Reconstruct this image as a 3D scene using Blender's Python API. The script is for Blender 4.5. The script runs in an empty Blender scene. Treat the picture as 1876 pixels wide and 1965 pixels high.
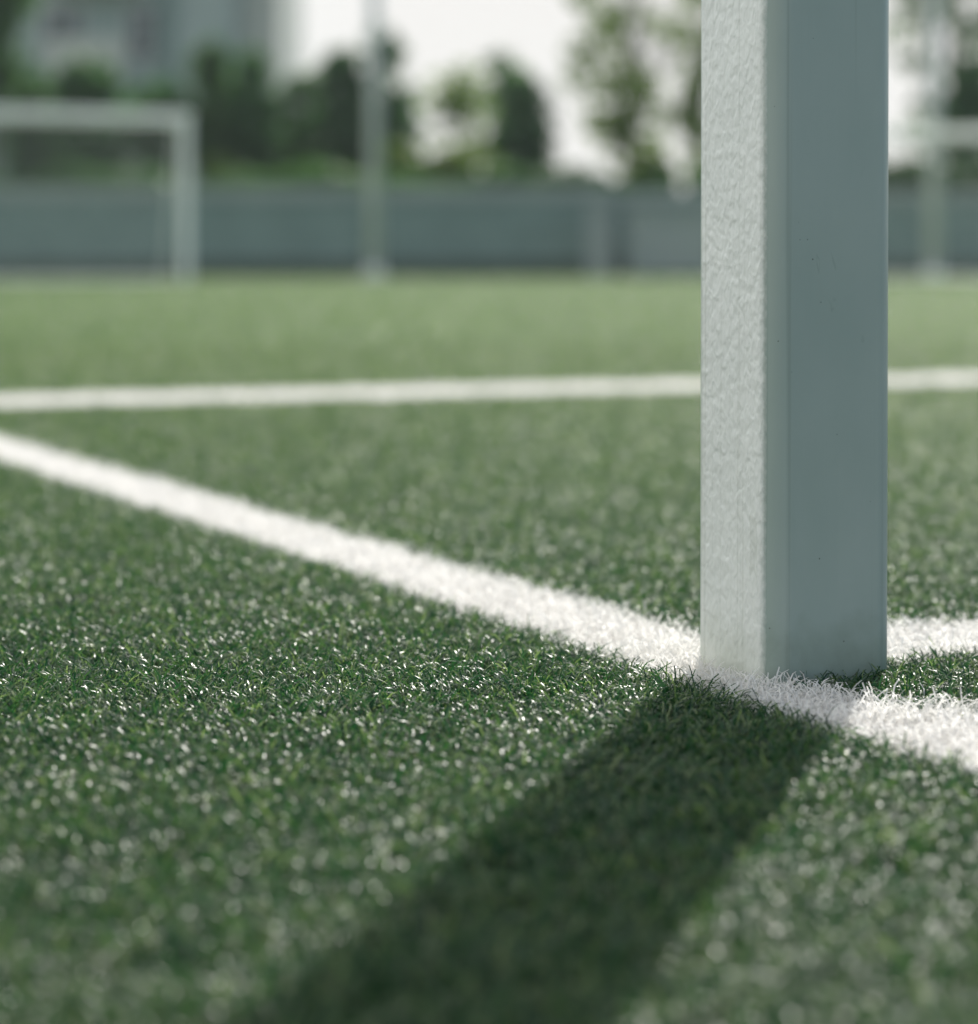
import bpy, math, random
import numpy as np
from mathutils import Vector, Matrix

random.seed(4); RNG = np.random.default_rng(11)
scene = bpy.context.scene
COL = scene.collection
R = math.radians

# ------------------------------------------------------------------ helpers
class MB:
    """collects simple solids, then links them as ONE mesh object"""
    def __init__(s): s.v = []; s.f = []; s.m = []; s.cur = 0
    def add(s, vs, fs):
        o = len(s.v); s.v += [tuple(p) for p in vs]
        s.f += [[i + o for i in f] for f in fs]; s.m += [s.cur] * len(fs)
    def box(s, x0, x1, y0, y1, z0, z1):
        s.add([(x0,y0,z0),(x1,y0,z0),(x1,y1,z0),(x0,y1,z0),(x0,y0,z1),(x1,y0,z1),(x1,y1,z1),(x0,y1,z1)],
              [(3,2,1,0),(4,5,6,7),(0,1,5,4),(1,2,6,5),(2,3,7,6),(3,0,4,7)])
    def tube(s, a, b, ra, rb=None, n=12, cap=True):
        a = Vector(a); b = Vector(b); rb = ra if rb is None else rb
        d = (b - a).normalized(); e = d.orthogonal().normalized(); g = d.cross(e)
        vs = []
        for c, r in ((a, ra), (b, rb)):
            for k in range(n):
                t = 2 * math.pi * k / n
                vs.append(c + e * (r * math.cos(t)) + g * (r * math.sin(t)))
        fs = [(k, (k + 1) % n, n + (k + 1) % n, n + k) for k in range(n)]
        if cap: fs += [tuple(range(n - 1, -1, -1)), tuple(range(n, 2 * n))]
        s.add(vs, fs)
    def prism(s, poly, a, b, xa, ya, mats=None):
        """poly (list of 2D) swept from a to b; xa, ya: the 2D axes"""
        a = Vector(a); b = Vector(b); n = len(poly)
        vs = [a + xa * p[0] + ya * p[1] for p in poly] + [b + xa * p[0] + ya * p[1] for p in poly]
        for k in range(n):
            if mats: s.cur = mats[k]
            o = len(s.v)
            s.f.append([o0 for o0 in (k, (k + 1) % n, n + (k + 1) % n, n + k)]); s.m.append(s.cur)
        base = len(s.v)
        for i in range(len(s.f) - n, len(s.f)): s.f[i] = [j + base for j in s.f[i]]
        s.v += [tuple(p) for p in vs]
        s.cur = 0
        s.f.append([base + j for j in range(n - 1, -1, -1)]); s.m.append(0)
        s.f.append([base + n + j for j in range(n)]); s.m.append(0)
    def build(s, name, mats, parent=None, loc=(0,0,0), rz=0, smooth=False):
        me = bpy.data.meshes.new(name); me.from_pydata(s.v, [], s.f); me.update()
        for m in (mats if isinstance(mats, (list, tuple)) else [mats]): me.materials.append(m)
        me.polygons.foreach_set('material_index', s.m)
        if smooth:
            me.polygons.foreach_set('use_smooth', [True] * len(me.polygons))
        me.update()
        o = bpy.data.objects.new(name, me); COL.objects.link(o)
        o.location = loc; o.rotation_euler = (0, 0, rz)
        if parent: o.parent = parent
        return o

def tag(o, label=None, cat=None, group=None, kind=None):
    if label: o['label'] = label
    if cat: o['category'] = cat
    if group: o['group'] = group
    if kind: o['kind'] = kind
    return o

def empty(name, loc, rz=0, **k):
    o = bpy.data.objects.new(name, None); COL.objects.link(o)
    o.location = loc; o.rotation_euler = (0, 0, rz); o.empty_display_size = .2
    return tag(o, **k)

def mesh_np(name, V, F, mat, tint=None, parent=None, smooth=False):
    """V (n,3), F (m,4) quads"""
    me = bpy.data.meshes.new(name)
    me.vertices.add(len(V)); me.vertices.foreach_set('co', np.ascontiguousarray(V, np.float32).ravel())
    me.loops.add(F.size); me.loops.foreach_set('vertex_index', np.ascontiguousarray(F, np.int32).ravel())
    me.polygons.add(len(F))
    me.polygons.foreach_set('loop_start', np.arange(0, F.size, 4, dtype=np.int32))
    me.polygons.foreach_set('loop_total', np.full(len(F), 4, np.int32))
    if smooth: me.polygons.foreach_set('use_smooth', np.ones(len(F), bool))
    if tint is not None:
        a = me.attributes.new('tint', 'FLOAT', 'POINT'); a.data.foreach_set('value', np.ascontiguousarray(tint, np.float32))
    me.update(calc_edges=True); me.materials.append(mat)
    o = bpy.data.objects.new(name, me); COL.objects.link(o)
    if parent: o.parent = parent
    return o

# ------------------------------------------------------------------ materials
def new_mat(name):
    m = bpy.data.materials.new(name); m.use_nodes = True
    nt = m.node_tree; b = nt.nodes['Principled BSDF']
    return m, nt, b
def N(nt, t, **k):
    n = nt.nodes.new(t)
    for a, v in k.items():
        if a in n.inputs: n.inputs[a].default_value = v
        else: setattr(n, a, v)
    return n
def ramp(nt, fac, stops):
    r = nt.nodes.new('ShaderNodeValToRGB'); e = r.color_ramp.elements
    while len(e) < len(stops): e.new(.5)
    for i, (p, c) in enumerate(stops):
        e[i].position = p; e[i].color = c if len(c) == 4 else (*c, 1)
    nt.links.new(fac, r.inputs[0]); return r

def noise_mat(name, c0, c1, scale, rough=.6, bump=0, bscale=None, detail=4, spec=.5, dist=.01):
    m, nt, b = new_mat(name)
    tc = N(nt, 'ShaderNodeTexCoord')
    n = N(nt, 'ShaderNodeTexNoise', Scale=scale, Detail=detail); nt.links.new(tc.outputs['Object'], n.inputs['Vector'])
    r = ramp(nt, n.outputs['Fac'], [(.3, c0), (.7, c1)])
    nt.links.new(r.outputs[0], b.inputs['Base Color']); b.inputs['Roughness'].default_value = rough
    b.inputs['Specular IOR Level'].default_value = spec
    if bump:
        n2 = N(nt, 'ShaderNodeTexNoise', Scale=bscale or scale, Detail=6.); nt.links.new(tc.outputs['Object'], n2.inputs['Vector'])
        bp = N(nt, 'ShaderNodeBump', Strength=bump, Distance=dist); nt.links.new(n2.outputs['Fac'], bp.inputs['Height'])
        nt.links.new(bp.outputs[0], b.inputs['Normal'])
    return m

def blade_mat(name, stops, rough, trans_col, trans, spec=.5):
    m, nt, b = new_mat(name)
    at = N(nt, 'ShaderNodeAttribute', attribute_name='tint')
    r = ramp(nt, at.outputs['Fac'], stops)
    nt.links.new(r.outputs[0], b.inputs['Base Color'])
    b.inputs['Roughness'].default_value = rough; b.inputs['Specular IOR Level'].default_value = spec
    tr = N(nt, 'ShaderNodeBsdfTranslucent'); mul = N(nt, 'ShaderNodeMixRGB', blend_type='MULTIPLY', Fac=1.)
    nt.links.new(r.outputs[0], mul.inputs[1]); mul.inputs[2].default_value = (*trans_col, 1)
    nt.links.new(mul.outputs[0], tr.inputs['Color'])
    mx = N(nt, 'ShaderNodeMixShader'); mx.inputs[0].default_value = trans
    nt.links.new(b.outputs[0], mx.inputs[1]); nt.links.new(tr.outputs[0], mx.inputs[2])
    nt.links.new(mx.outputs[0], nt.nodes['Material Output'].inputs['Surface'])
    return m

M = {}
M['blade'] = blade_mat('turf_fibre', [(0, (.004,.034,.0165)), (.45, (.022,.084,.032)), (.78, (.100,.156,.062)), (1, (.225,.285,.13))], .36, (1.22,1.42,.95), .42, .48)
M['white_blade'] = blade_mat('white_turf_fibre', [(0, (.66,.65,.62)), (.3, (.82,.81,.79)), (1, (.90,.885,.865))], .45, (1,1,1), .46, .4)
M['infill'] = noise_mat('turf_infill', (.018,.035,.018), (.04,.065,.03), 900, .9, .6, 1500, dist=.002)
M['turf_far'] = noise_mat('far_turf', (.055,.11,.042), (.075,.135,.052), .9, .8, .5, 260, dist=.01)
M['white_base'] = noise_mat('line_backing', (.6,.6,.58), (.75,.75,.73), 600, .9, .5, 900, dist=.002)
M['soil'] = noise_mat('verge_soil', (.05,.08,.035), (.09,.10,.06), .7, .95)

# near goal post: whiter left side with orange peel, the other sides smooth and greyer
def post_paint():
    m, nt, b = new_mat('post_paint')
    tc = N(nt, 'ShaderNodeTexCoord'); sx = N(nt, 'ShaderNodeSeparateXYZ'); nt.links.new(tc.outputs['Object'], sx.inputs[0])
    def math_(op, a, c, d=None):
        n = N(nt, 'ShaderNodeMath', operation=op)
        for k, q in enumerate((a, c, d)):
            if q is None: continue
            if isinstance(q, (int, float)): n.inputs[k].default_value = q
            else: nt.links.new(q, n.inputs[k])
        return n.outputs[0]
    def noise(sc, scale=(1,1,1), rot=(0,0,0), detail=3., dist=0.):
        mp = N(nt, 'ShaderNodeMapping'); mp.inputs['Scale'].default_value = scale; mp.inputs['Rotation'].default_value = rot
        nt.links.new(tc.outputs['Object'], mp.inputs[0])
        n = N(nt, 'ShaderNodeTexNoise', Scale=sc, Detail=detail, Distortion=dist); nt.links.new(mp.outputs[0], n.inputs['Vector']); return n.outputs['Fac']
    # mask of the whiter side
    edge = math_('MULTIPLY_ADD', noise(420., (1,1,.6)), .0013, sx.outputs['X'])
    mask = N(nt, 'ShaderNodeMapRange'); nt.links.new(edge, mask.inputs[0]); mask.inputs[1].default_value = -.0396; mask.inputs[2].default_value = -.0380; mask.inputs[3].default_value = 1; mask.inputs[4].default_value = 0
    # orange peel
    peel = noise(195., (1, 1, .72), (R(35), 0, 0), 1.0, .3); fine = noise(420., (1,1,.6), (0,0,0), 1.)
    peel = math_('MULTIPLY_ADD', fine, .10, peel)
    ext = noise(300., (1, 1, .010), (0,0,0), 2.)
    h = N(nt, 'ShaderNodeMix', data_type='FLOAT'); nt.links.new(mask.outputs[0], h.inputs[0]); nt.links.new(math_('MULTIPLY', ext, .10), h.inputs[2]); nt.links.new(peel, h.inputs[3])
    bp = N(nt, 'ShaderNodeBump', Strength=.70, Distance=.0016); nt.links.new(h.outputs[0], bp.inputs['Height']); nt.links.new(bp.outputs[0], b.inputs['Normal'])
    ca = ramp(nt, noise(22., detail=4.), [(.3, (.77,.785,.76)), (.7, (.83,.84,.815))])
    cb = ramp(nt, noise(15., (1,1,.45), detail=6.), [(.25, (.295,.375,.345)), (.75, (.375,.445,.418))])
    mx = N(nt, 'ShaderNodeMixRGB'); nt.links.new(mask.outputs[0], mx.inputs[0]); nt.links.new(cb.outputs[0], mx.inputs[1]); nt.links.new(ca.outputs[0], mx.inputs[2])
    def mult(col, fac, tint):
        q = N(nt, 'ShaderNodeMixRGB', blend_type='MULTIPLY'); nt.links.new(fac, q.inputs[0]); nt.links.new(col, q.inputs[1]); q.inputs[2].default_value = (*tint, 1); return q.outputs[0]
    col = mx.outputs[0]
    col = mult(col, ramp(nt, noise(260., (1,1,.006)), [(.30, (.3,.3,.3)), (.40, (0,0,0))]).outputs[0], (.55,.56,.5))      # hairline streaks
    sc = ramp(nt, noise(46., (1,1,.25), (R(35), R(15), 0), 3., 1.5), [(.71, (0,0,0)), (.73, (.35,.35,.35)), (.75, (0,0,0))]); col = mult(col, sc.outputs[0], (.62,.63,.58))   # scuffs
    v = N(nt, 'ShaderNodeTexVoronoi', Scale=110., Randomness=1.); nt.links.new(tc.outputs['Object'], v.inputs['Vector'])
    sp = ramp(nt, v.outputs['Distance'], [(.035, (1,1,1)), (.065, (0,0,0))]); wm = ramp(nt, noise(30., detail=1.), [(.52, (0,0,0)), (.58, (1,1,1))])
    col = mult(col, math_('MULTIPLY', math_('MULTIPLY', sp.outputs[0], wm.outputs[0]), math_('SUBTRACT', 1., mask.outputs[0])), (.30,.31,.27))                                        # specks
    dz = N(nt, 'ShaderNodeMapRange'); nt.links.new(math_('MULTIPLY_ADD', noise(60., detail=5.), -.05, sx.outputs['Z']), dz.inputs[0]); dz.inputs[1].default_value = -.025; dz.inputs[2].default_value = .012; dz.inputs[3].default_value = .55; dz.inputs[4].default_value = 0
    col = mult(col, dz.outputs[0], (.42,.46,.36))                                                                          # uneven darkening towards the foot
    nt.links.new(col, b.inputs['Base Color'])
    rr = ramp(nt, noise(12., detail=4.), [(.3, (.30,.30,.30)), (.7, (.48,.48,.48))]); nt.links.new(rr.outputs[0], b.inputs['Roughness'])
    return m
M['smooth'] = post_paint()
M['goal_white'] = noise_mat('goal_white_paint', (.80,.83,.80), (.88,.9,.87), 3, .4)
M['net'] = noise_mat('net_cord', (.5,.52,.5), (.6,.6,.58), 20, .8)
M['mast'] = noise_mat('galvanised_mast', (.42,.45,.45), (.55,.58,.57), 4, .45)
M['dark_metal'] = noise_mat('dark_metal', (.05,.055,.06), (.08,.085,.09), 8, .5)
M['lens'] = noise_mat('lamp_glass', (.5,.52,.54), (.6,.6,.62), 5, .15)
M['concrete'] = noise_mat('concrete_wall', (.145,.215,.205), (.185,.265,.25), 1.6, .9, .3, 30)
M['plinth'] = noise_mat('dark_plinth', (.05,.075,.065), (.08,.11,.095), 2, .9)  # darker than the wall above it
M['cap'] = noise_mat('wall_coping', (.23,.285,.275), (.29,.34,.33), 2, .85)
M['panel'] = noise_mat('pale_board', (.24,.29,.29), (.30,.34,.335), 1.5, .7)
M['bark'] = noise_mat('bark', (.085,.085,.07), (.15,.15,.125), 9, .95, .5, 20)
M['render_wall'] = noise_mat('facade_render', (.28,.36,.355), (.34,.41,.40), .5, .9)
M['pale_render'] = noise_mat('pale_facade_render', (.40,.43,.40), (.48,.50,.46), .5, .9)
M['balcony'] = noise_mat('balcony_panel', (.42,.46,.42), (.50,.53,.49), .8, .8)
M['roof'] = noise_mat('roof_slab', (.25,.25,.25), (.33,.33,.32), 1, .9)
M['frame'] = noise_mat('window_frame', (.5,.5,.5), (.6,.6,.6), 2, .5)
m, nt, b = new_mat('window_glass'); b.inputs['Base Color'].default_value = (.05,.07,.08,1); b.inputs['Roughness'].default_value = .08; M['glass'] = m
def leaf_mat(name, d, l, hl, tr=.35):
    return blade_mat(name, [(0, d), (.6, l), (1, hl)], .45, (1.4,1.5,.8), tr, .4)
M['leaf_dark'] = leaf_mat('conifer_leaf', (.042,.105,.052), (.062,.145,.06), (.10,.19,.07), .55)
M['leaf_mid'] = leaf_mat('broadleaf', (.05,.115,.05), (.075,.16,.06), (.12,.20,.07), .50)
M['leaf_light'] = leaf_mat('young_leaf', (.10,.16,.05), (.15,.215,.065), (.21,.27,.09), .55)

# ------------------------------------------------------------------ camera geometry (photo pixels of the 1876-wide view)
FPX = 4743.; YH = 505.; HC = .216; TIP = .0068      # z = TIP is the level of the turf tips
CAMZ = HC + TIP
def X_at(px, Y): return (px - 938.) * Y / FPX
def Z_at(py, Y): return CAMZ + (YH - py) * Y / FPX

TH = R(24.2)
U = np.array([math.cos(TH), math.sin(TH)]); V_ = np.array([-math.sin(TH), math.cos(TH)])
def uv(u, v): p = u * U + v * V_; return float(p[0]), float(p[1])
L1 = (.631, .716); L2 = (1.168, 1.270); L3 = (3.76, 4.04)
POST_C = (.7055, 1.1640); POST_TH = TH + R(2.2); PS = .0806

# ------------------------------------------------------------------ ground
g = MB(); g.add([(-160,-60,-.02),(160,-60,-.02),(160,220,-.02),(-160,220,-.02)], [(0,1,2,3)])
tag(g.build('ground', M['soil']), kind='structure', label='rough grass ground around and beyond the pitch', cat='ground')
g = MB(); g.add([(-45,-25,-.008),(45,-25,-.008),(45,6.9,-.008),(-45,6.9,-.008)], [(0,1,2,3)])
tag(g.build('pitch', M['infill']), kind='structure', label='artificial football pitch base under the turf fibres', cat='pitch')
g = MB(); g.add([(-45,6.9,.002),(45,6.9,.002),(45,39.6,.002),(-45,39.6,.002)], [(0,1,2,3)])
tag(g.build('pitch', M['turf_far']), kind='structure', label='far half of the artificial football pitch up to the wall', cat='pitch')

# ------------------------------------------------------------------ turf blades
def blades(P, width, segs, hmin, hmax, lean=(0., .7), curl=(.7, 3.2), flat=.07):
    n = len(P); rows = segs + 1
    h = RNG.uniform(hmin, hmax, n); az = RNG.uniform(0, 2 * np.pi, n)
    ph0 = RNG.uniform(*lean, n); cu = RNG.uniform(*curl, n) * RNG.choice([1., 1., 1., 1., .45], n)
    fl = RNG.random(n) < flat; ph0[fl] = RNG.uniform(.9, 1.3, fl.sum())
    X_, Y_ = P[:, 0], P[:, 1]
    flow = 2.2 * np.sin(X_ * 31 + 1.7 * np.sin(Y_ * 23)) + 1.9 * np.sin(Y_ * 37 + X_ * 11 + 1.3) + 1.2 * np.sin((X_ - Y_) * 83)
    fm = RNG.random(n) < .55; az[fm] = flow[fm] + RNG.normal(0, .55, fm.sum())
    h *= 1 + .16 * np.sin(X_ * 41 + 2 * np.sin(Y_ * 29)) * np.sin(Y_ * 47 + .6)
    w = width * RNG.uniform(.75, 1.25, n)
    h = h * (.62 + .38 * np.clip(cu / 2.6, 0, 1)); daz = RNG.normal(0, 1.3, n); az0 = az
    tw0 = az + np.pi / 2 + RNG.normal(0, .5, n); tw1 = RNG.normal(0, .7, n)
    V = np.empty((n, rows, 2, 3), np.float32)
    x = P[:, 0].copy(); y = P[:, 1].copy(); z = np.full(n, -.008)
    ds = (h + .006) / segs
    for k in range(rows):
        t = k / segs
        ang = ph0 + cu * t * t
        az = az0 + daz * t
        if k:
            a2 = ph0 + cu * ((k - .5) / segs) ** 2
            x = x + ds * np.sin(a2) * np.cos(az); y = y + ds * np.sin(a2) * np.sin(az); z = z + ds * np.cos(a2)
        tw = tw0 + tw1 * t
        # side vector made perpendicular to the growing direction
        d = np.stack([np.sin(ang) * np.cos(az), np.sin(ang) * np.sin(az), np.cos(ang)], 1)
        s = np.stack([np.cos(tw), np.sin(tw), np.zeros(n)], 1)
        s -= (s * d).sum(1, keepdims=True) * d; s /= np.linalg.norm(s, axis=1, keepdims=True) + 1e-9
        hw = (w * .5 * (1 - .30 * t ** 4))[:, None]
        c = np.stack([x, y, np.maximum(z, -.004)], 1)
        V[:, k, 0] = c - s * hw; V[:, k, 1] = c + s * hw
    base = np.arange(n, dtype=np.int32)[:, None] * rows * 2
    q = []
    for k in range(segs):
        o = 2 * k; q.append(base + np.array([[o, o + 1, o + 3, o + 2]], np.int32))
    F = np.stack(q, 1).reshape(-1, 4)
    tint = np.repeat(np.clip(RNG.normal(.45, .27, n) + (RNG.random(n) < .05) * .45, 0, 1), rows * 2)
    return V.reshape(-1, 3), F, tint

def scatter(y0, y1, dens, margin):
    """rejection sampling: dens(Y) blades per m2 inside the widened view wedge"""
    out = []
    ys = np.arange(y0, y1, .1 if y1 < 8 else 1.)
    for a in ys:
        b_ = min(a + (ys[1] - ys[0] if len(ys) > 1 else .1), y1); hw = .205 * b_ + margin
        k = RNG.poisson(dens(.5 * (a + b_)) * (b_ - a) * 2 * hw)
        out.append(np.stack([RNG.uniform(-hw, hw, k), RNG.uniform(a, b_, k)], 1))
    return np.concatenate(out)

def line_masks(P):
    j = RNG.normal(0, .0026, (len(P), 2)) * np.where(RNG.random((len(P), 1)) < .12, 3.0, 1.0)
    u = P @ U + j[:, 0]; v = P @ V_ + j[:, 1]
    edge = np.where(v < 1.126, np.minimum(L1[1], .671 + .45 * (1.126 - v)), L1[1])     # green fibres crowd the foot of the post
    a = (u > L1[0]) & (u < edge) & (v < 3.76)
    b = (v > L2[0]) & (v < L2[1]) & (u >= L1[1])
    c = (v > L3[0]) & (v < L3[1])
    ct, st = math.cos(POST_TH), math.sin(POST_TH); pc = np.array(uv(*POST_C)); d = P - pc
    inp = (np.abs(d[:, 0] * ct + d[:, 1] * st) < PS / 2 + .002) & (np.abs(-d[:, 0] * st + d[:, 1] * ct) < PS / 2 + .002)
    return a, b & ~a, c & ~a, inp

G = {'g': [], 'a': [], 'b': [], 'c': []}
def grow(P, segs, wfun, hmin, hmax):
    a, b, c, inp = line_masks(P)
    for key, msk in (('g', ~(a | b | c)), ('a', a), ('b', b), ('c', c)):
        Q = P[msk & ~inp]
        if not len(Q): continue
        v, f, t = blades(Q, wfun(Q[:, 1]), segs, hmin, hmax)
        G[key].append((v, f, np.clip(t + np.repeat(.40 * (1 - np.exp(-np.maximum(0, Q[:, 1] - 1.3) / 2.6)), len(t) // len(Q)), 0, 1)))  # tint lightens with distance, standing in for the grazing sheen
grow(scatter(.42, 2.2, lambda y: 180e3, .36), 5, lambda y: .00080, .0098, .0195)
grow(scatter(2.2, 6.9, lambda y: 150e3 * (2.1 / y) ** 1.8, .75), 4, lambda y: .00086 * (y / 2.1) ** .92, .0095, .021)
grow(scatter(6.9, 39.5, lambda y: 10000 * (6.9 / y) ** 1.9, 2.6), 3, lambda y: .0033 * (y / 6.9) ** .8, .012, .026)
def join(parts):
    Vs, Fs, Ts, o = [], [], [], 0
    for v, f, t in parts:
        Vs.append(v); Fs.append(f + o); Ts.append(t); o += len(v)
    return np.concatenate(Vs), np.concatenate(Fs), np.concatenate(Ts)
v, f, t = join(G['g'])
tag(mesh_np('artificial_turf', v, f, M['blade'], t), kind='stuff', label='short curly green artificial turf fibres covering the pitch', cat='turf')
def line_obj(name, key, rect, label):
    v, f, t = join(G[key])
    (u0, u1), (v0, v1) = rect
    z = -.004
    q = np.array([[*uv(a, b), z] for a, b in ((u0, v0), (u1, v0), (u1, v1), (u0, v1))])
    f = np.concatenate([f, np.array([[0, 1, 2, 3]], np.int32) + len(v)]); v = np.concatenate([v, q]); t = np.concatenate([t, np.full(4, .3)])
    tag(mesh_np(name, v, f, M['white_blade'], t), kind='stuff', label=label, cat='pitch line')
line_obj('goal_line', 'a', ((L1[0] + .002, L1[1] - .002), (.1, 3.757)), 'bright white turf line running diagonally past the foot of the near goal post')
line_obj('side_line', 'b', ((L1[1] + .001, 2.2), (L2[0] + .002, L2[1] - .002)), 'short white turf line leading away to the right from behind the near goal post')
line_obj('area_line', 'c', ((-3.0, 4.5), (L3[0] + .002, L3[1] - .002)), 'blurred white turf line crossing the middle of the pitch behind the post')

# ------------------------------------------------------------------ near goal (post in view, the rest out of frame)
def rrect(s, r, seg=26):
    pts, tags = [], []
    h = s / 2 - r
    for cx, cy, a0 in ((h, -h, -90), (h, h, 0), (-h, h, 90), (-h, -h, 180)):
        for k in range(seg + 1):
            a = R(a0 + 90 * k / seg); pts.append((cx + r * math.cos(a), cy + r * math.sin(a)))
    return pts
def near_goal():
    root = empty('goal_post_frame', (*uv(*POST_C), 0), POST_TH, label='large sharp white square goal post standing on the corner of two white lines', cat='goal post')
    r = .0132; seg = 28; poly = rrect(PS, r, seg); n = len(poly)
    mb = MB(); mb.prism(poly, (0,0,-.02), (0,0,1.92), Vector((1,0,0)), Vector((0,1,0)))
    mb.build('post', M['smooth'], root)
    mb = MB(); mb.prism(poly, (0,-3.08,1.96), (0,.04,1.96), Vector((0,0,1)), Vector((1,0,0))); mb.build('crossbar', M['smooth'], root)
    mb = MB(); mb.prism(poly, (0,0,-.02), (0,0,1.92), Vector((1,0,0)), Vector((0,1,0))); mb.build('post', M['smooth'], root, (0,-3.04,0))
near_goal()

# ------------------------------------------------------------------ far goals
def far_goal(loc, rz, width, height, depth, label, s=.10):
    root = empty('football_goal', loc, rz, label=label, cat='goal', group='distant goals in front of the wall')
    poly = rrect(s, .036, 6); X, Y, Z = Vector((1,0,0)), Vector((0,1,0)), Vector((0,0,1))
    for x in (-s / 2, -width + s / 2):
        mb = MB(); mb.prism(poly, (x,0,0), (x,0,height - s), X, Y); mb.build('post', M['goal_white'], root)
    mb = MB(); mb.prism(poly, (-width,0,height - s / 2), (0,0,height - s / 2), Y, Z); mb.build('crossbar', M['goal_white'], root)
    for x in (-s / 2, -width + s / 2):
        mb = MB(); mb.tube((x,s/2,height - .1), (x,depth*.45,height - .1), .011); mb.tube((x,depth*.45,height - .1), (x,depth,.03), .011); mb.tube((x,s/2,.03), (x,depth,.03), .011)
        mb.build('side_frame', M['goal_white'], root)
    mb = MB(); mb.tube((-width + s/2,depth,.03), (-s/2,depth,.03), .022); mb.build('ground_bar', M['goal_white'], root)
    mb = MB(); mb.tube((-width + s/2,depth*.45,height - .1), (-s/2,depth*.45,height - .1), .02); mb.build('rear_bar', M['goal_white'], root)
    net = MB(); st = .12; rr = .003
    A = lambda t: (Vector((0, depth * .45 * t / .3, height - .12)) if t < .3 else Vector((0, depth * .45 + depth * .55 * (t - .3) / .7, (height - .12) * (1 - (t - .3) / .7) + .03)))
    k = 0
    while k * st < width:
        x = Vector((-k * st, 0, 0))
        for t0, t1 in ((0.03, .3), (.3, 1)): net.tube(A(t0) + x, A(t1) + x, rr, n=4, cap=False)
        k += 1
    for i in range(1, 24):
        p = A(i / 24); net.tube(p, p + Vector((-width, 0, 0)), rr, n=4, cap=False)
    net.build('net', M['net'], root)
    return root
far_goal((X_at(358, 29.3) + .045, 29.3, 0), TH, 3.0, 2.0, .9, 'pale blurred goal with its white crossbar corner in front of the dark hedge')
far_goal((X_at(2060, 33.), 33., 0), R(-9), 4.4, 2.02, .9, 'blurred goal crossbar and net beside the slim mast, seen beyond the near post')

# ------------------------------------------------------------------ floodlight masts
def mast(x, y, h, r, label):
    root = empty('floodlight_mast', (x, y, 0), 0, label=label, cat='mast', group='masts along the wall')
    mb = MB(); mb.tube((0,0,0), (0,0,.04), r * 2.2, n=16); mb.tube((0,0,.04), (0,0,.18), r * 1.35, r * 1.05, n=16); mb.build('base', M['mast'], root)
    mb = MB(); mb.tube((0,0,.18), (0,0,h), r, r * .62, n=16); mb.build('pole', M['mast'], root, smooth=True)
    mb = MB(); mb.box(-.5,.5,-.04,.04,h,h+.08); mb.build('cross_arm', M['mast'], root)
    for s in (-.32, .32):
        mb = MB(); mb.box(s-.16,s+.16,-.22,-.05,h-.16,h+.1); lp = mb.build('floodlight', M['dark_metal'], root)
        mb = MB(); mb.box(s-.14,s+.14,-.225,-.221,h-.14,h+.08); mb.build('lens', M['lens'], lp)
mast(X_at(718, 37.), 37., 6.4, .115, 'tall pale floodlight mast rising in front of the pointed tree')
mast(X_at(1790, 36.), 36., 5.2, .12, 'pale floodlight mast by the distant goal on the far side of the near post')
mast(X_at(545, 47.), 47., 3.2, .085, 'thin grey mast standing behind the wall between dark bushes')

# ------------------------------------------------------------------ wall
YW = 40.
def wall(x0, x1, y, h, mat, label, cap=True, th=.3):
    root = empty('boundary_wall', ((x0 + x1) / 2, y, 0), 0, label=label, cat='wall')
    L = (x1 - x0) / 2
    mb = MB(); mb.box(-L, L, 0, th, -.1, h - .14); mb.build('wall_body', mat, root)
    if cap:
        mb = MB(); mb.box(-L - .04, L + .04, -.05, th + .05, h - .14, h + .06); mb.build('coping', M['cap'], root)
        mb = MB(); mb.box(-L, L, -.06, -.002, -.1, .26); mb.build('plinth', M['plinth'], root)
    return root
wall(-30, X_at(1165, YW), YW, 1.40, M['concrete'], 'long grey concrete wall along the far edge of the pitch')
wall(X_at(1165, YW) + .05, 34, YW + .25, 1.34, M['concrete'], 'grey concrete wall section partly hidden by the near post')
# pale upright gate piers and a pale equipment board in front of the wall
def pier(px, y, w, h, label):
    root = empty('gate_pier', (X_at(px, y), y, 0), 0, label=label, cat='pier', group='gate piers')
    mb = MB(); mb.box(-w/2, w/2, 0, w, 0, h); mb.build('shaft', M['panel'], root)
    mb = MB(); mb.box(-w/2-.04, w/2+.04, -.04, w+.04, h, h+.07); mb.build('pier_cap', M['cap'], root)
pier(1150, 38.8, .38, 1.1, 'pale square pier standing where the two wall sections meet')
root = empty('equipment_chest', (X_at(1290, 38.4), 38.4, 0), R(4), label='wide pale storage chest against the wall, its end hidden by the near post', cat='chest')
mb = MB(); mb.box(-.62,.62,0,.6,.06,1.0); mb.build('chest_body', M['panel'], root)
mb = MB(); mb.box(-.66,.66,-.05,.64,1.0,1.07); mb.build('lid', M['cap'], root)
for s in (-.5, .5):
    mb = MB(); mb.box(s-.06,s+.06,.05,.55,0,.06); mb.build('foot', M['dark_metal'], root)

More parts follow.
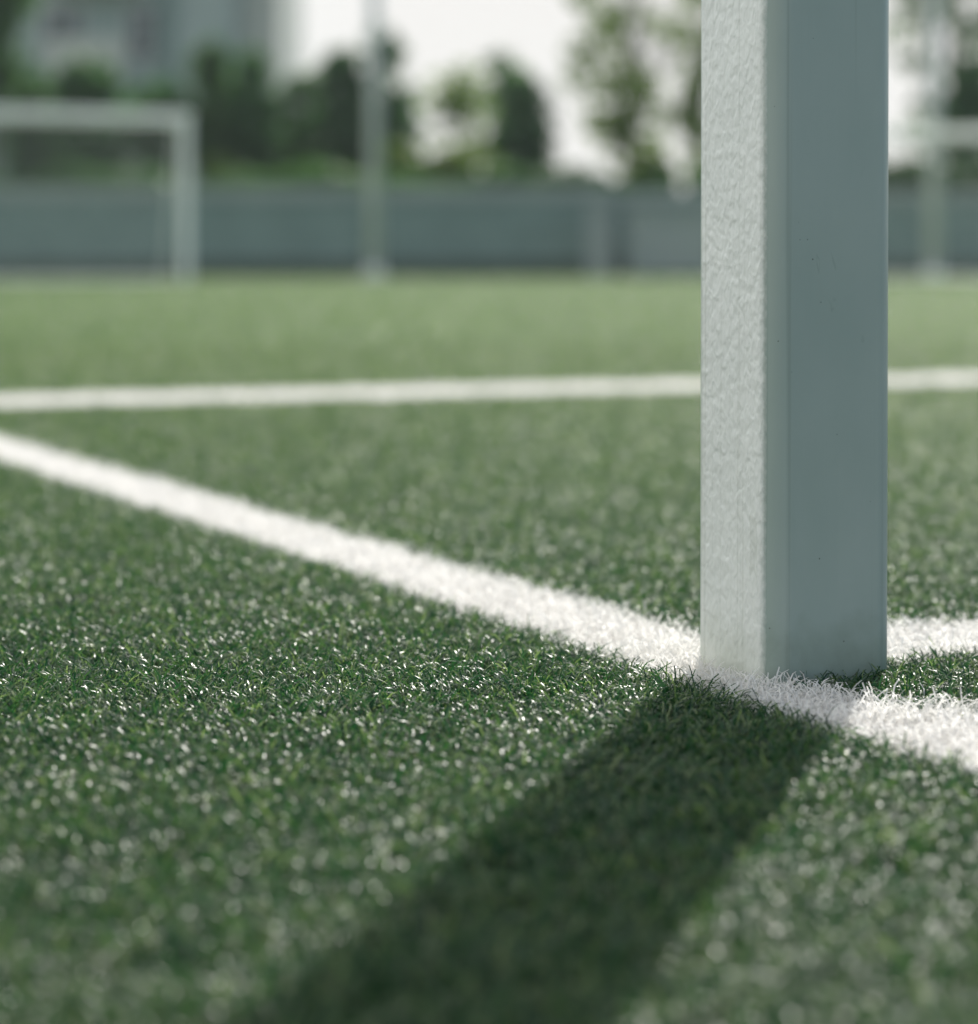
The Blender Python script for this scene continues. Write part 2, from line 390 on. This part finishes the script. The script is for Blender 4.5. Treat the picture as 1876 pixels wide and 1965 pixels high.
# ------------------------------------------------------------------ trees
def leaves(C, size, flat=.0):
    n = len(C)
    a = RNG.normal(size=(n, 3)); a /= np.linalg.norm(a, axis=1, keepdims=True)
    b = RNG.normal(size=(n, 3)); b -= (a * b).sum(1, keepdims=True) * a; b /= np.linalg.norm(b, axis=1, keepdims=True)
    s = (size * RNG.uniform(.6, 1.3, n))[:, None]
    V = np.stack([C - a * s, C + b * s * .55, C + a * s, C - b * s * .55], 1)
    F = np.arange(n * 4, dtype=np.int32).reshape(-1, 4)
    return V.reshape(-1, 3), F
def blob_pts(c, rad, n):
    """points in an ellipsoid, denser to the outside"""
    d = RNG.normal(size=(n, 3)); d /= np.linalg.norm(d, axis=1, keepdims=True)
    r = RNG.uniform(.25, 1, n) ** .5
    return np.array(c) + d * r[:, None] * np.array(rad)
def tree(name, px, Y, top, hw, mat, label, shape='cone', base_px=400, n=5200, leaf=.13, clump=.45, nclump=60, cat='tree', seed=0, group=None):
    global RNG
    RNG = np.random.default_rng(100 + seed)
    k = Y / FPX; x = X_at(px, Y); H = Z_at(top, Y); W = hw * k; zb = max(.05, Z_at(base_px, Y))
    root = empty(name, (x, Y, 0), 0, label=label, cat=cat, group=group)
    tr = MB(); ht = H * (.92 if shape in ('cone', 'column') else .62); rt = max(.04, .015 * H)
    segs = 5; pts = [Vector((RNG.normal(0, .02) * i, RNG.normal(0, .02) * i, ht * i / segs)) for i in range(segs + 1)]
    for i in range(segs): tr.tube(pts[i], pts[i + 1], rt * (1 - .8 * i / segs), rt * (1 - .8 * (i + 1) / segs), n=8, cap=False)
    cl = []
    for i in range(nclump):
        t = RNG.random(); a = RNG.uniform(0, 2 * np.pi); q = RNG.random() ** .5
        if shape == 'cone': t = t ** 1.25; rr = W * (1 - t) ** .75 * (.85 + .3 * RNG.random())
        elif shape == 'column': rr = W * min(1, 3.2 * (1 - t)) ** .6 * (.85 + .2 * RNG.random())
        else: rr = W * math.sqrt(max(.05, 1 - (2 * t - 1) ** 2)) * (.8 + .3 * RNG.random())
        c = (math.cos(a) * q * rr, math.sin(a) * q * rr, zb + (H - zb) * t * .97)
        cl.append(c)
        if shape == 'round' and i % 3 == 0:
            s0 = pts[min(segs, 2 + i % 3)]; tr.tube(s0, c, rt * .15, rt * .04, n=5, cap=False)
        elif i % 5 == 0:
            tr.tube((0, 0, max(.1, c[2] - .15)), c, rt * .2, rt * .05, n=4, cap=False)
    tr.build('trunk', M['bark'], root)
    P = []; T = []
    for c in cl:
        s = clump * RNG.uniform(.6, 1.25); m_ = max(8, int(n * .55 / nclump))
        P.append(blob_pts(c, (s, s, s * .8), m_)); T.append(np.clip(RNG.normal(.35, .12) + RNG.normal(0, .15, m_), 0, 1))
    P = np.concatenate(P); T = np.concatenate(T)
    v, f = leaves(P, leaf)
    mesh_np('crown', v, f, mat, np.repeat(T, 4), root)
    return root
YT = 46.
tg = 'trees behind the wall'
tree('broadleaf_tree', -15, 43.5, -260, 58, M['leaf_mid'], 'tall leafy tree at the far left edge beside the building', 'round', 190, 5200, .12, .42, 46, seed=1, group=tg)
tree('shrub', 175, 44., 118, 80, M['leaf_dark'], 'rounded dark bush above the wall in front of the building', 'round', 345, 5200, .11, .36, 46, cat='bush', seed=2)
tree('shrub', 60, 44.6, 150, 55, M['leaf_dark'], 'smaller dark bush behind the left end of the goal crossbar', 'round', 350, 3600, .11, .34, 30, cat='bush', seed=3)
tree('shrub', 300, 45., 165, 60, M['leaf_dark'], 'low dark bush between the rounded bush and the taller hedge trees', 'round', 350, 3600, .11, .34, 30, cat='bush', seed=13)
tree('broadleaf_tree', 405, 45.5, 95, 62, M['leaf_mid'], 'sunlit green tree rising just past the goal corner', 'cone', 345, 5200, .11, .36, 52, seed=4, group=tg)
tree('conifer_tree', 484, 45., 112, 42, M['leaf_dark'], 'narrow dark columnar conifer right of the goal corner', 'column', 352, 5200, .10, .30, 56, seed=5, group=tg)
tree('shrub', 575, 47., 162, 48, M['leaf_mid'], 'green bush with a low dip of sky above it', 'round', 350, 4200, .11, .34, 40, cat='bush', seed=6)
tree('conifer_tree', 655, 46., 108, 78, M['leaf_dark'], 'dark conifer just left of the tall mast', 'cone', 352, 6000, .11, .34, 60, seed=7, group=tg)
tree('conifer_tree', 735, 46.5, 66, 92, M['leaf_dark'], 'tallest pointed dark conifer right behind the tall mast', 'cone', 352, 7000, .11, .34, 70, seed=8, group=tg)
tree('broadleaf_tree', 885, 49., 120, 82, M['leaf_light'], 'airy light green young tree with pale gaps in its crown', 'round', 380, 1500, .13, .40, 34, seed=9, group=tg)
tree('conifer_tree', 1000, 46., 150, 50, M['leaf_dark'], 'dark egg shaped conifer in the middle of the row', 'column', 352, 5600, .10, .32, 56, seed=10, group=tg)
tree('broadleaf_tree', 960, 52., 105, 55, M['leaf_mid'], 'loose green tree peeping up behind the egg shaped conifer', 'cone', 300, 1500, .12, .34, 30, seed=14, group=tg)
tree('broadleaf_tree', 1205, 48., -420, 165, M['leaf_light'], 'large airy tree full of sky gaps left of the near post', 'round', 300, 4200, .12, .36, 110, seed=11, group=tg)
tree('broadleaf_tree', 1345, 47., -300, 55, M['leaf_light'], 'leafy tree mostly hidden by the near post', 'round', 360, 2400, .13, .42, 40, seed=15, group=tg)
tree('broadleaf_tree', 1830, 47., -330, 120, M['leaf_mid'], 'leafy tree with bright gaps beyond the right side of the near post', 'round', 330, 3600, .13, .36, 96, seed=12, group=tg)
tree('conifer_tree', 1862, 45., 120, 38, M['leaf_dark'], 'dark conifer behind the distant goal at the right edge', 'column', 360, 4600, .10, .30, 46, seed=16, group=tg)
for i, (px, Y, top, hw, lab) in enumerate(((755, 43.2, 285, 40, 'light green sunlit shrub at the foot of the pointed conifer'), (868, 43.4, 290, 45, 'light green sunlit shrub below the airy young tree'),
        (1245, 43.2, 300, 42, 'light green shrub over the wall left of the near post'), (415, 43.2, 315, 30, 'small light green shrub beside the goal corner'), (1735, 43.5, 310, 42, 'light green shrub beyond the right side of the near post'))):
    tree('shrub', px, Y, top, hw, M['leaf_light'], lab, 'round', 385, 2600, .09, .22, 26, cat='bush', seed=30 + i)

def hedge(x0, x1, Y, h, label, seed):
    global RNG
    RNG = np.random.default_rng(seed); L = x1 - x0
    n = int(L * 1500); P = np.stack([RNG.uniform(-L/2, L/2, n), RNG.uniform(-.5, .5, n), np.zeros(n)], 1)
    top = h + .10 * np.sin(P[:, 0] * 1.7 + seed) + .08 * np.sin(P[:, 0] * 4.3) + RNG.normal(0, .05, n)
    P[:, 2] = top * RNG.random(n) ** .7
    v, f = leaves(P, .09)
    o = mesh_np('hedge', v, f, M['leaf_mid'], np.repeat(np.clip(RNG.normal(.35, .2, n), 0, 1), 4)); o.location = ((x0 + x1) / 2, Y, 0)
    tag(o, label, 'hedge')
hedge(-12.5, 3.2, 42.2, 1.72, 'clipped hedge showing just above the long grey wall', 5)
hedge(3.4, 13.5, 42.4, 1.95, 'taller hedge above the wall under the airy trees', 6)

# ------------------------------------------------------------------ apartment building
def building():
    Y = 66.; k = Y / FPX
    x0, x1 = X_at(-160, Y), X_at(445, Y); root = empty('apartment_building', (x0, Y, 0), 0, label='grey apartment block with pale balconies behind the trees', cat='building')
    W = x1 - x0; H = 14.4; fl = 2.4
    mb = MB(); mb.box(0, W, 0, 10, 0, H); mb.build('wall', M['render_wall'], root)
    mb = MB(); mb.box(-.3, W + .3, -.3, 10.3, H, H + .35); mb.build('roof', M['roof'], root)
    mb = MB(); mb.box(W + .003, W + 1.15, 1.2, 10, 0, 12.6); mb.build('stair_tower', M['pale_render'], root)
    for j in range(6):
        z = .9 + j * fl
        for cx in (.9, 3.9, 6.2):
            mb = MB(); mb.box(cx-.55, cx+.55, -.06, .02, z-.05, z+1.35); w = mb.build('window', M['frame'], root)
            mb = MB(); mb.box(cx-.48, cx-.03, -.075, -.062, z+.02, z+1.28); mb.box(cx+.03, cx+.48, -.075, -.062, z+.02, z+1.28); mb.build('pane', M['glass'], w)
        if j:
            bx0, bx1 = X_at(105, Y) - x0, X_at(285 if j % 2 else 250, Y) - x0
            mb = MB(); mb.box(bx0, bx1, -1.2, -.003, z-.62, z-.48); mb.box(bx0, bx1, -1.2, -1.1, z-.48, z+.42); mb.build('balcony', M['balcony'], root)
    mb = MB(); mb.box(X_at(305, Y) - x0, X_at(335, Y) - x0, -.12, -.004, 0, H - .3); mb.build('dark_panel', M['concrete'], root)
building()

# ------------------------------------------------------------------ light
SUN = Vector((.277, .961, 0)).normalized(); EL = R(38)
sd = Vector((SUN.x * math.cos(EL), SUN.y * math.cos(EL), math.sin(EL)))
li = bpy.data.lights.new('sun', 'SUN'); li.energy = 4.6; li.angle = R(.53); li.color = (1, .96, .89)
so = bpy.data.objects.new('sun', li); COL.objects.link(so); so.rotation_euler = sd.to_track_quat('Z', 'Y').to_euler(); so.location = (0, 0, 30)
wd = bpy.data.worlds.new('World'); scene.world = wd; wd.use_nodes = True; nt = wd.node_tree
bg = nt.nodes['Background']
sky = N(nt, 'ShaderNodeTexSky', sky_type='NISHITA'); sky.sun_disc = False; sky.sun_elevation = EL; sky.sun_rotation = math.atan2(SUN.x, SUN.y); sky.dust_density = .4
tc = N(nt, 'ShaderNodeTexCoord')
n0 = N(nt, 'ShaderNodeTexNoise', Scale=2.2, Detail=6., Roughness=.55); nt.links.new(tc.outputs['Generated'], n0.inputs['Vector'])
# clouds ahead; unseen left bank and right-rear gap added for the post's side light
dp = N(nt, 'ShaderNodeVectorMath', operation='DOT_PRODUCT'); dp.inputs[1].default_value = Vector((-.85, .35, .2)).normalized()
nt.links.new(tc.outputs['Generated'], dp.inputs[0])
ad = N(nt, 'ShaderNodeMath', operation='MULTIPLY_ADD'); ad.inputs[1].default_value = .6; nt.links.new(dp.outputs['Value'], ad.inputs[0]); nt.links.new(n0.outputs['Fac'], ad.inputs[2])
cr = ramp(nt, ad.outputs[0], [(.24, (0,0,0)), (.42, (1,1,1))])
mx = N(nt, 'ShaderNodeMixRGB'); nt.links.new(cr.outputs[0], mx.inputs[0]); nt.links.new(sky.outputs[0], mx.inputs[1]); cl = ramp(nt, dp.outputs['Value'], [(.42, (6.1,5.95,5.8)), (.85, (8.0,8.6,8.6))]); nt.links.new(cl.outputs[0], mx.inputs[2])
nt.links.new(mx.outputs[0], bg.inputs['Color']); bg.inputs['Strength'].default_value = .125

# ------------------------------------------------------------------ haze volume added to fade the far trees
hm = bpy.data.materials.new('added_haze'); hm.use_nodes = True; nt = hm.node_tree; nt.nodes.remove(nt.nodes['Principled BSDF'])
pv = N(nt, 'ShaderNodeVolumePrincipled'); pv.inputs['Color'].default_value = (.80,.92,.92,1); pv.inputs['Density'].default_value = .0006; pv.inputs['Anisotropy'].default_value = .2
nt.links.new(pv.outputs[0], nt.nodes['Material Output'].inputs['Volume'])
mb = MB(); mb.box(-165, 165, -65, 225, -1.0, 17); tag(mb.build('haze', hm), kind='stuff', label='thin haze volume added to fade and lighten the far background', cat='haze')

# ------------------------------------------------------------------ camera
cd = bpy.data.cameras.new('camera'); cam = bpy.data.objects.new('camera', cd); COL.objects.link(cam); scene.camera = cam
cd.sensor_fit = 'HORIZONTAL'; cd.sensor_width = 36; cd.lens = 36 * FPX / 1876
PITCH = R(1.0)
cam.location = (0, 0, CAMZ); cam.rotation_euler = (math.pi / 2 - PITCH, 0, 0)
cd.shift_y = -((982.5 - YH) - FPX * math.tan(PITCH)) / 1876
cd.clip_start = .02; cd.clip_end = 600
cd.dof.use_dof = True; cd.dof.focus_distance = 1.30; cd.dof.aperture_fstop = cd.lens / 17.0; cd.dof.aperture_blades = 0

scene.view_settings.view_transform = 'Standard'; scene.view_settings.look = 'None'; scene.view_settings.gamma = 1
scene.view_settings.exposure = 0.28
scene.render.engine = 'CYCLES'
scene.cycles.max_bounces = 8; scene.cycles.use_denoising = True
scene.cycles.sample_clamp_indirect = 6
